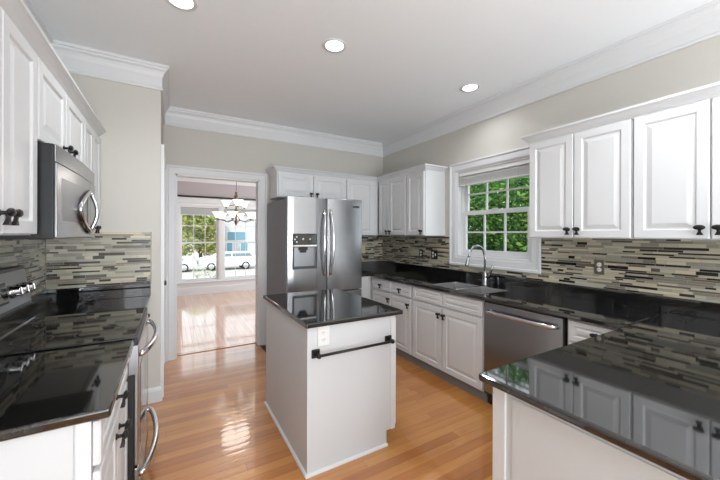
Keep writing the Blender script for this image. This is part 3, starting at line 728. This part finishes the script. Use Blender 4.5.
# ------------------------------------------------------------------ refrigerator
rf = thing('refrigerator', 'stainless french door refrigerator with water dispenser and bowed handles', 'refrigerator', (1.52, 3.8, 0))
RX0, RX1, RY = 1.062, 1.988, 3.35
MB().box(RX0 + .004, RX1 - .004, RY + .085, 4.20, .03, 1.83).build('body', 'fridge_side', rf, .006)
ff = FB(RY); xm = 1.527
# left door with a recess for the dispenser
dx0, dx1, dz0, dz1 = 1.135, 1.382, 1.075, 1.295
def fbow(c, hw, amt=.013): return lambda s_, t, n: (s_, RY - n - (amt * (1 - ((s_ - c) / hw) ** 2) if n == 0 else 0), t)
def lsp(a, b, k): return [a + (b - a) * i / k for i in range(k)]
sL = lsp(RX0, dx0, 3) + [dx0, dx1] + lsp(dx1, xm - .003, 4)[1:] + [xm - .003]
mb = MB().grid(fbow((RX0 + xm) / 2, (xm - RX0) / 2), sL, [.785, dz0, dz1, 1.85], 0, -.045, {(3, 1)}); d = mb.build('door', 'stainless', rf, .006, 3)
MB().grid(ff, [RX0 + .002, xm - .005], [.787, 1.848], -.046, -.08).build('door_liner', 'fridge_side', d)
MB().grid(ff, [dx0 - .001, dx1 + .001], [dz0 - .001, dz1 + .001], -.042, -.047).build('recess_back', 'stainless_dark', d)
MB().grid(ff, [1.118, dx0, dx1, 1.399], [1.058, dz0, dz1, 1.445], .0155, .0, {(1, 1)}).build('dispenser_frame', 'dark_grey', d, .003)
MB().grid(ff, [1.124, 1.393], [1.302, 1.322], .0175, .013).build('chrome_strip', 'chrome', d, .002)
cp = MB().grid(ff, [1.124, 1.393], [1.328, 1.440], .0178, .013).build('dispenser_controls', 'black_glass', d, .002)
for i in range(3):
    for j in range(2):
        MB().grid(ff, [1.135 + .02 * j, 1.149 + .02 * j], [1.345 + .028 * i, 1.362 + .028 * i], .0179, .0185).build('button', 'display_glow' if (i + j) % 2 else 'dark_grey', cp)
for x in (1.235, 1.315):
    MB().lathe([(.010, 0), (.010, .001)], O=V(*ff(x, 1.385, .0179)), axis=V(0, -1, 0), n=16).build('button', 'display_glow', cp)
n_ = MB(); n_.grid(ff, [1.20, 1.30], [1.262, 1.296], -.012, -.04); n_.grid(ff, [1.215, 1.285], [1.235, 1.262], -.018, -.036); n_.build('nozzle', 'black_plastic', d, .003)
MB().grid(ff, [dx0 + .004, dx1 - .004], [dz0 - .001, dz0 + .008], .012, -.042).build('drip_tray', 'dark_grey', d)
d2 = MB().grid(fbow((RX1 + xm) / 2, (RX1 - xm) / 2), lsp(xm + .003, RX1, 10) + [RX1], [.785, 1.85], 0, -.08).build('door', 'stainless', rf, .006, 3)
ff0 = ff
ff = lambda s_, t, n: (s_, RY - .009 - n, t)
MB().grid(ff, [1.860, 1.945], [1.752, 1.785], .0003, .003).build('name_badge', 'dark_grey', d2, .001)
MB().grid(ff, [1.863, 1.942], [1.775, 1.784], .003, .0036).build('badge_stripe', 'chrome', d2)
ff = ff0
d3 = MB().grid(ff, [RX0, RX1], [.09, .775], 0, -.08).build('freezer_drawer', 'stainless', rf, .008, 3)
for dd, x, sg in ((d, xm - .035, -1), (d2, xm + .035, 1)):
    pts = [ff(x, .975, 0)] + [ff(x + sg * .022 * math.sin(math.pi * k / 16), .985 + .72 * k / 16, .018 + .042 * math.sin(math.pi * k / 16) ** .6) for k in range(17)] + [ff(x, 1.715, 0)]
    MB().tube(pts, .0125, 12).build('handle', 'chrome', dd)
pts = [ff(1.15, .70, 0)] + [ff(1.15 + .75 * k / 12, .70, .02 + .035 * math.sin(math.pi * k / 12) ** .6) for k in range(13)] + [ff(1.90, .70, 0)]
MB().tube(pts, .0125, 12).build('handle', 'chrome', d3)
MB().grid(ff, [RX0 + .02, RX1 - .02], [0, .085], -.04, -.09).build('kick_grille', 'black_plastic', rf)
MB().box(RX0 + .05, RX1 - .05, 3.6, 4.15, 0, .031).build('base', 'black_plastic', rf)

# ------------------------------------------------------------------ window blind, recessed lights, register
bl = thing('window_blind', 'raised grey-white slatted blind at the top of the sink window', 'blind', (XR + .03, 2.25, 2.1))
MB().box(XR + .006, XR + .055, WY0 + .025, WY1 - .025, 2.118, WZ1 - .021).build('head_rail', 'blind_wood', bl, .003)
for k in range(9):
    z = 2.020 + k * .0095; dx = random.uniform(-.003, .003)
    MB().box(XR + .005 + dx, XR + .056 + dx, WY0 + .028, WY1 - .028, z, z + .0045).build('slat', 'blind_wood', bl)
MB().box(XR + .004, XR + .057, WY0 + .027, WY1 - .027, 2.005, 2.018).build('bottom_rail', 'blind_wood', bl, .003)
for y in (1.93, 2.25, 2.58):
    MB().tube([(XR + .002, y, 2.006), (XR + .002, y, 2.12)], .0016, 6).build('cord', 'shade_fabric', bl)
def downlight(x, y, label, power=44):
    r = thing('recessed_light', label, 'light', (x, y, ZC), 'recessed lights in the kitchen ceiling')
    MB().lathe([(.066, -.001), (.088, -.001), (.092, -.006), (.088, -.009), (.068, -.004)], O=V(x, y, ZC), n=36, cap=False).build('trim_ring', 'trim_white', r)
    MB().lathe([(.067, 0), (.067, .003)], O=V(x, y, ZC - .0055), n=32).build('lens', 'lamp_glow', r)
    d = bpy.data.lights.new('lamp', 'SPOT'); d.energy = power; d.spot_size = 2.6; d.spot_blend = 1; d.shadow_soft_size = .06; d.color = (.93, .965, 1)
    o = bpy.data.objects.new('lamp', d); C.objects.link(o); o.parent = r; o.location = (0, 0, -.03)
downlight(1.067, 2.213, 'recessed ceiling light above the island')
downlight(2.512, 2.169, 'recessed ceiling light near the sink window', 24)
downlight(.046, 2.266, 'recessed ceiling light cut by the top edge, above the stove aisle')
downlight(2.10, .60, 'recessed ceiling light above the peninsula')
fr_ = thing('floor_register', 'dark metal floor vent by the right side of the doorway', 'vent', (1.04, 4.1, 0))
MB().grid(PL, [.985, 1.045], [3.95, 4.20], .0005, .006).build('frame', 'dark_grey', fr_, .002)
sl = MB()
for k in range(11): sl.box(.992, 1.038, 3.962 + k * .021, 3.972 + k * .021, .006, .0085)
sl.build('louvre', 'black_plastic', fr_)

# ------------------------------------------------------------------ dining room
for i, (a, b) in enumerate(((GX[0], GX[1]), (GX[2], GX[3]))):
    sh = thing('pleated_blind', ('raised pleated shade on the left dining window', 'raised pleated shade on the right dining window')[i], 'blind', ((a + b) / 2, YD1 + .03, 1.9))
    m_ = MB()
    for k in range(8):
        z = 1.90 + k * .019
        m_.add([(x, y, zz) for x in (a + .027, b - .027) for (y, zz) in ((YD1 + .002, z), (YD1 + .012, z + .0095), (YD1 + .002, z + .019), (YD1 + .046, z + .019), (YD1 + .036, z + .0095), (YD1 + .046, z))],
               [(0, 1, 7, 6), (1, 2, 8, 7), (2, 3, 9, 8), (3, 4, 10, 9), (4, 5, 11, 10), (5, 0, 6, 11), (0, 1, 2, 3, 4, 5), (6, 7, 8, 9, 10, 11)])
    m_.build('fabric', 'shade_fabric', sh); MB().box(a + .026, b - .026, YD1 + .001, YD1 + .047, 1.885, 1.899).build('bottom_rail', 'trim_white', sh)
cr_ = thing('curtain_rod', 'thin dark curtain rod over the dining windows', 'curtain rod', (1.05, YD1 - .07, 2.32))
MB().tube([(-.15, YD1 - .075, 2.325), (2.25, YD1 - .075, 2.325)], .018, 12).build('rod', 'rod_dark', cr_)
for x in (-.17, 2.27): MB().lathe([(.004, -.03), (.022, -.015), (.026, 0), (.022, .015), (.004, .03)], O=V(x, YD1 - .075, 2.325), axis=V(1, 0, 0), n=16).build('finial', 'rod_dark', cr_)
for x in (.0, 1.05, 2.1): MB().box(x - .01, x + .01, YD1 - .075, YD1, 2.30, 2.315).build('bracket', 'rod_dark', cr_)
# chandelier
cx, cy = 1.062, 6.5
ch = thing('chandelier', 'two-tier brass chandelier with frosted bell glass shades in the dining room', 'chandelier', (cx, cy, ZC))
MB().lathe([(.065, 0), (.06, -.02), (.03, -.035), (.01, -.04)], O=V(cx, cy, ZC - .001), n=24).build('canopy', 'brass', ch)
MB().tube([(cx, cy, ZC - .03), (cx, cy, 2.22)], .006, 8).build('stem', 'brass', ch)
MB().lathe([(.006, 2.26), (.030, 2.235), (.018, 2.21), (.032, 2.18), (.032, 2.09), (.016, 2.06), (.012, 1.95), (.024, 1.90), (.034, 1.86), (.016, 1.80), (.012, 1.72), (.026, 1.68), (.030, 1.65), (.012, 1.62), (.004, 1.60)], O=V(cx, cy, 0), n=20).build('column', 'brass', ch)
def arm(ang, rad, z0, zr, drop):
    ca, sa = math.cos(ang), math.sin(ang); P_ = lambda r, z: (cx + ca * r, cy + sa * r, z)
    a = MB().tube([P_(.015, z0), P_(rad * .25, z0 - drop * .75), P_(rad * .55, z0 - drop), P_(rad * .85, z0 - drop * .7), P_(rad, zr - .13), P_(rad, zr - .11)], .007, 8).build('arm', 'brass', ch)
    MB().lathe([(.008, 0), (.030, .008), (.026, .018), (.012, .024)], O=V(*P_(rad, zr - .118)), n=14).build('socket_cup', 'brass', a)
    MB().lathe([(.026, 0), (.044, .022), (.058, .060), (.076, .092), (.100, .112), (.098, .113), (.072, .094), (.054, .062), (.040, .024), (.022, .003)], O=V(*P_(rad, zr - .098)), n=22).build('glass_shade', 'glass_shade_glow', a)
for k in range(3): arm(math.radians(30 + 120 * k), .19, 2.02, 2.06, .04)
for k in range(6): arm(math.radians(10 + 60 * k), .34, 1.80, 1.83, .13)
d = bpy.data.lights.new('bulbs', 'POINT'); d.energy = 12; d.shadow_soft_size = .25; d.color = (1, .93, .84)
o = bpy.data.objects.new('bulbs', d); C.objects.link(o); o.location = (cx, cy, 2.4)

# ------------------------------------------------------------------ outdoors
ZGR = -1.7
struct(MB().box(-60, 60, -30, 70, ZGR - .3, ZGR), 'ground', 'concrete')
def leaves(mb, c, r, n, size, cols):
    for _ in range(n):
        while True:
            p = V(random.uniform(-1, 1), random.uniform(-1, 1), random.uniform(-1, 1))
            if .15 < p.length < 1: break
        p = V(c[0] + p.x * r[0], c[1] + p.y * r[1], c[2] + p.z * r[2])
        s = size * random.uniform(.6, 1.3)
        a = V(random.gauss(0, 1), random.gauss(0, 1), random.gauss(0, .5)).normalized(); b = a.cross(V(random.gauss(0, 1), random.gauss(0, 1), random.gauss(0, 1))).normalized()
        k = random.choice(cols); v = random.uniform(.7, 1.25); k = tuple(min(1, q * v) for q in lin(k)[:3]) + (1,)
        mb.add([p - a * s, p + b * s * .42 - a * s * .1, p + a * s, p - b * s * .42 - a * s * .1], [(0, 1, 2, 3)], k)
def tree(label, base, blobs, n, size, cols, trunk=.15, bark='bark', name='tree', group=None):
    t = thing(name, label, 'tree' if name == 'tree' else 'bush', base, group)
    tb_ = MB(); b = V(*base); top = V(*blobs[0][0])
    fork = b.lerp(top, .45)
    tb_.tube([b, b.lerp(fork, .5) + V(.05, .03, 0), fork], [trunk, trunk * .85, trunk * .7], 10)
    for (c, r) in blobs:
        c = V(*c); mid = fork.lerp(c, .5) + V(random.uniform(-.2, .2), random.uniform(-.2, .2), .1)
        tb_.tube([fork, mid, c], [trunk * .55, trunk * .35, trunk * .12], 8)
        for _ in range(5):
            e = c + V(random.uniform(-.8, .8) * r[0], random.uniform(-.8, .8) * r[1], random.uniform(-.7, .7) * r[2])
            tb_.tube([mid.lerp(c, random.random()), e], [trunk * .18, trunk * .05], 6)
    tb_.build('trunk', bark, t)
    mb = MB(); tot = sum(r[0] * r[1] * r[2] for c, r in blobs)
    for c, r in blobs: leaves(mb, c, r, int(n * r[0] * r[1] * r[2] / tot), size, cols)
    mb.build('foliage', 'leaf', t, fix=False)
GR = [(84, 136, 58), (60, 110, 46), (108, 160, 72), (40, 82, 38), (150, 184, 84), (50, 96, 44)]
tree('leafy green tree close outside the sink window', (6.6, 4.6, ZGR), [((6.4, 4.3, 2.3), (1.3, 1.5, 1.2)), ((6.6, 5.8, 1.6), (1.2, 1.4, 1.1)), ((6.5, 3.4, 1.2), (1.1, 1.2, 1.0)), ((6.8, 4.8, .6), (1.2, 1.6, .8))], 15000, .062, GR, .12)
tree('broad darker green tree behind the close one outside the sink window', (10.5, 6.5, ZGR), [((10.3, 6.0, 3.4), (2.2, 2.6, 2.0)), ((10.5, 9.0, 2.6), (2.0, 2.4, 2.2)), ((10.3, 4.0, 2.0), (1.9, 2.0, 1.8)), ((10.4, 7.0, .6), (1.8, 3.4, 1.4))], 20000, .115, [(70, 116, 52), (46, 88, 40), (90, 138, 68)], .2)
YG = [(176, 186, 110), (150, 170, 92), (196, 190, 128), (132, 156, 84), (206, 186, 130)]
tree('yellow-green tree across the street seen through the left dining window', (2.7, 38, ZGR), [((2.2, 38, 3.0), (2.2, 2.2, 2.0)), ((.9, 38, .6), (1.8, 2.0, 1.5)), ((3.5, 38.4, 1.0), (1.6, 2.0, 2.0)), ((2.6, 38.6, 5.4), (2.0, 2.2, 1.8))], 6500, .24, YG, .2)
tree('pale bare-stemmed shrub outside the left dining window', (1.42, 15.5, ZGR), [((1.3, 15.5, -.15), (.55, .4, .45)), ((.95, 15.5, -.3), (.35, .3, .3)), ((1.75, 15.5, -.35), (.35, .3, .3))], 260, .045, [(206, 214, 190), (176, 190, 150)], .10, 'pale_bark', 'shrub')
# house across the street
hs = thing('house', 'white house across the street behind the parked van', 'house', (9.5, 45, ZGR))
MB().box(5.35, 16.5, 42.3, 49, ZGR, 6.5).build('wall', 'siding', hs)
for (a, b, z0, z1) in ((5.9, 8.1, .70, 1.72), (5.85, 6.45, -.85, .45), (7.45, 8.25, -.85, .45), (10, 11.5, -.4, 1.5)):
    wf = MB().box(a - .1, b + .1, 42.22, 42.3, z0 - .1, z1 + .1).build('window', 'trim_white', hs)
    MB().box(a, b, 42.19, 42.225, z0, z1).build('pane', 'house_glass', wf)
rfm = MB(); rfm.add([(4.9, 41.8, 6.5), (17, 41.8, 6.5), (17, 49.5, 6.5), (4.9, 49.5, 6.5), (4.9, 45.6, 9.5), (17, 45.6, 9.5)], [(0, 1, 5, 4), (3, 4, 5, 2), (0, 4, 3), (1, 2, 5), (0, 3, 2, 1)]); rfm.build('roof', 'dark_grey', hs)
# parked vehicles
def car(label, x0, y0, L, suv, flip=1):
    t = thing('car', label, 'car', (x0, y0, ZGR))
    W = 1.85
    if suv: prof = [(0, .42), (-.02, .95), (.12, 1.08), (.9, 1.14), (1.55, 1.52), (L - .5, 1.55), (L - .08, 1.15), (L, .5), (L - .05, .36), (.1, .34)]
    else: prof = [(0, .40), (.0, .72), (.15, .84), (1.15, .94), (1.85, 1.38), (3.0, 1.42), (3.75, .98), (L - .05, .90), (L, .5), (L - .05, .34), (.1, .32)]
    X = lambda q: x0 + (q if flip > 0 else L - q)
    n = len(prof); mb = MB()
    mb.add([(X(a), y0 + y, ZGR + z) for y in (0, W) for a, z in prof], [tuple(range(n)), tuple(range(n, 2 * n))[::-1]] + [(i, (i + 1) % n, n + (i + 1) % n, n + i) for i in range(n)])
    b = mb.build('body', 'car_white', t, .06, 3)
    gl = [(1.12, 1.18), (1.60, 1.44), (2.45, 1.46), (2.45, 1.18)] if suv else [(1.45, .98), (1.92, 1.30), (2.4, 1.34), (2.4, .98)]
    gl2 = [(2.53, 1.18), (2.53, 1.46), (L - .62, 1.46), (L - .35, 1.18)] if suv else [(2.48, .98), (2.48, 1.34), (2.95, 1.34), (3.4, .98)]
    for g_ in (gl, gl2):
        MB().add([(X(a), y0 - dy, ZGR + z) for dy in (.004, .012) for a, z in g_], [(0, 1, 2, 3), (7, 6, 5, 4), (0, 4, 5, 1), (1, 5, 6, 2), (2, 6, 7, 3), (3, 7, 4, 0)]).build('side_window', 'car_glass', t)
    for a in (.85, L - .95):
        for yy in (-.01, W - .21):
            wl = MB().lathe([(.20, 0), (.335, 0), (.35, .03), (.35, .19), (.335, .22), (.20, .22)], O=V(X(a), y0 + yy, ZGR + .35), axis=V(0, 1, 0), n=28, cap=True).build('wheel', 'rubber', t)
            MB().lathe([(.05, -.004), (.22, -.002), (.235, .02), (.235, .05)], O=V(X(a), y0 + yy, ZGR + .35), axis=V(0, 1, 0), n=24).build('hub', 'chrome', wl)
car('white parked van across the street, seen through the right dining window', 2.06, 30.0, 4.62, True)
car('white parked car at the left, partly cut by the left dining window frame', -2.48, 30.0, 4.3, False)
for o in bpy.data.objects:
    if '_o' in o: del o['_o']
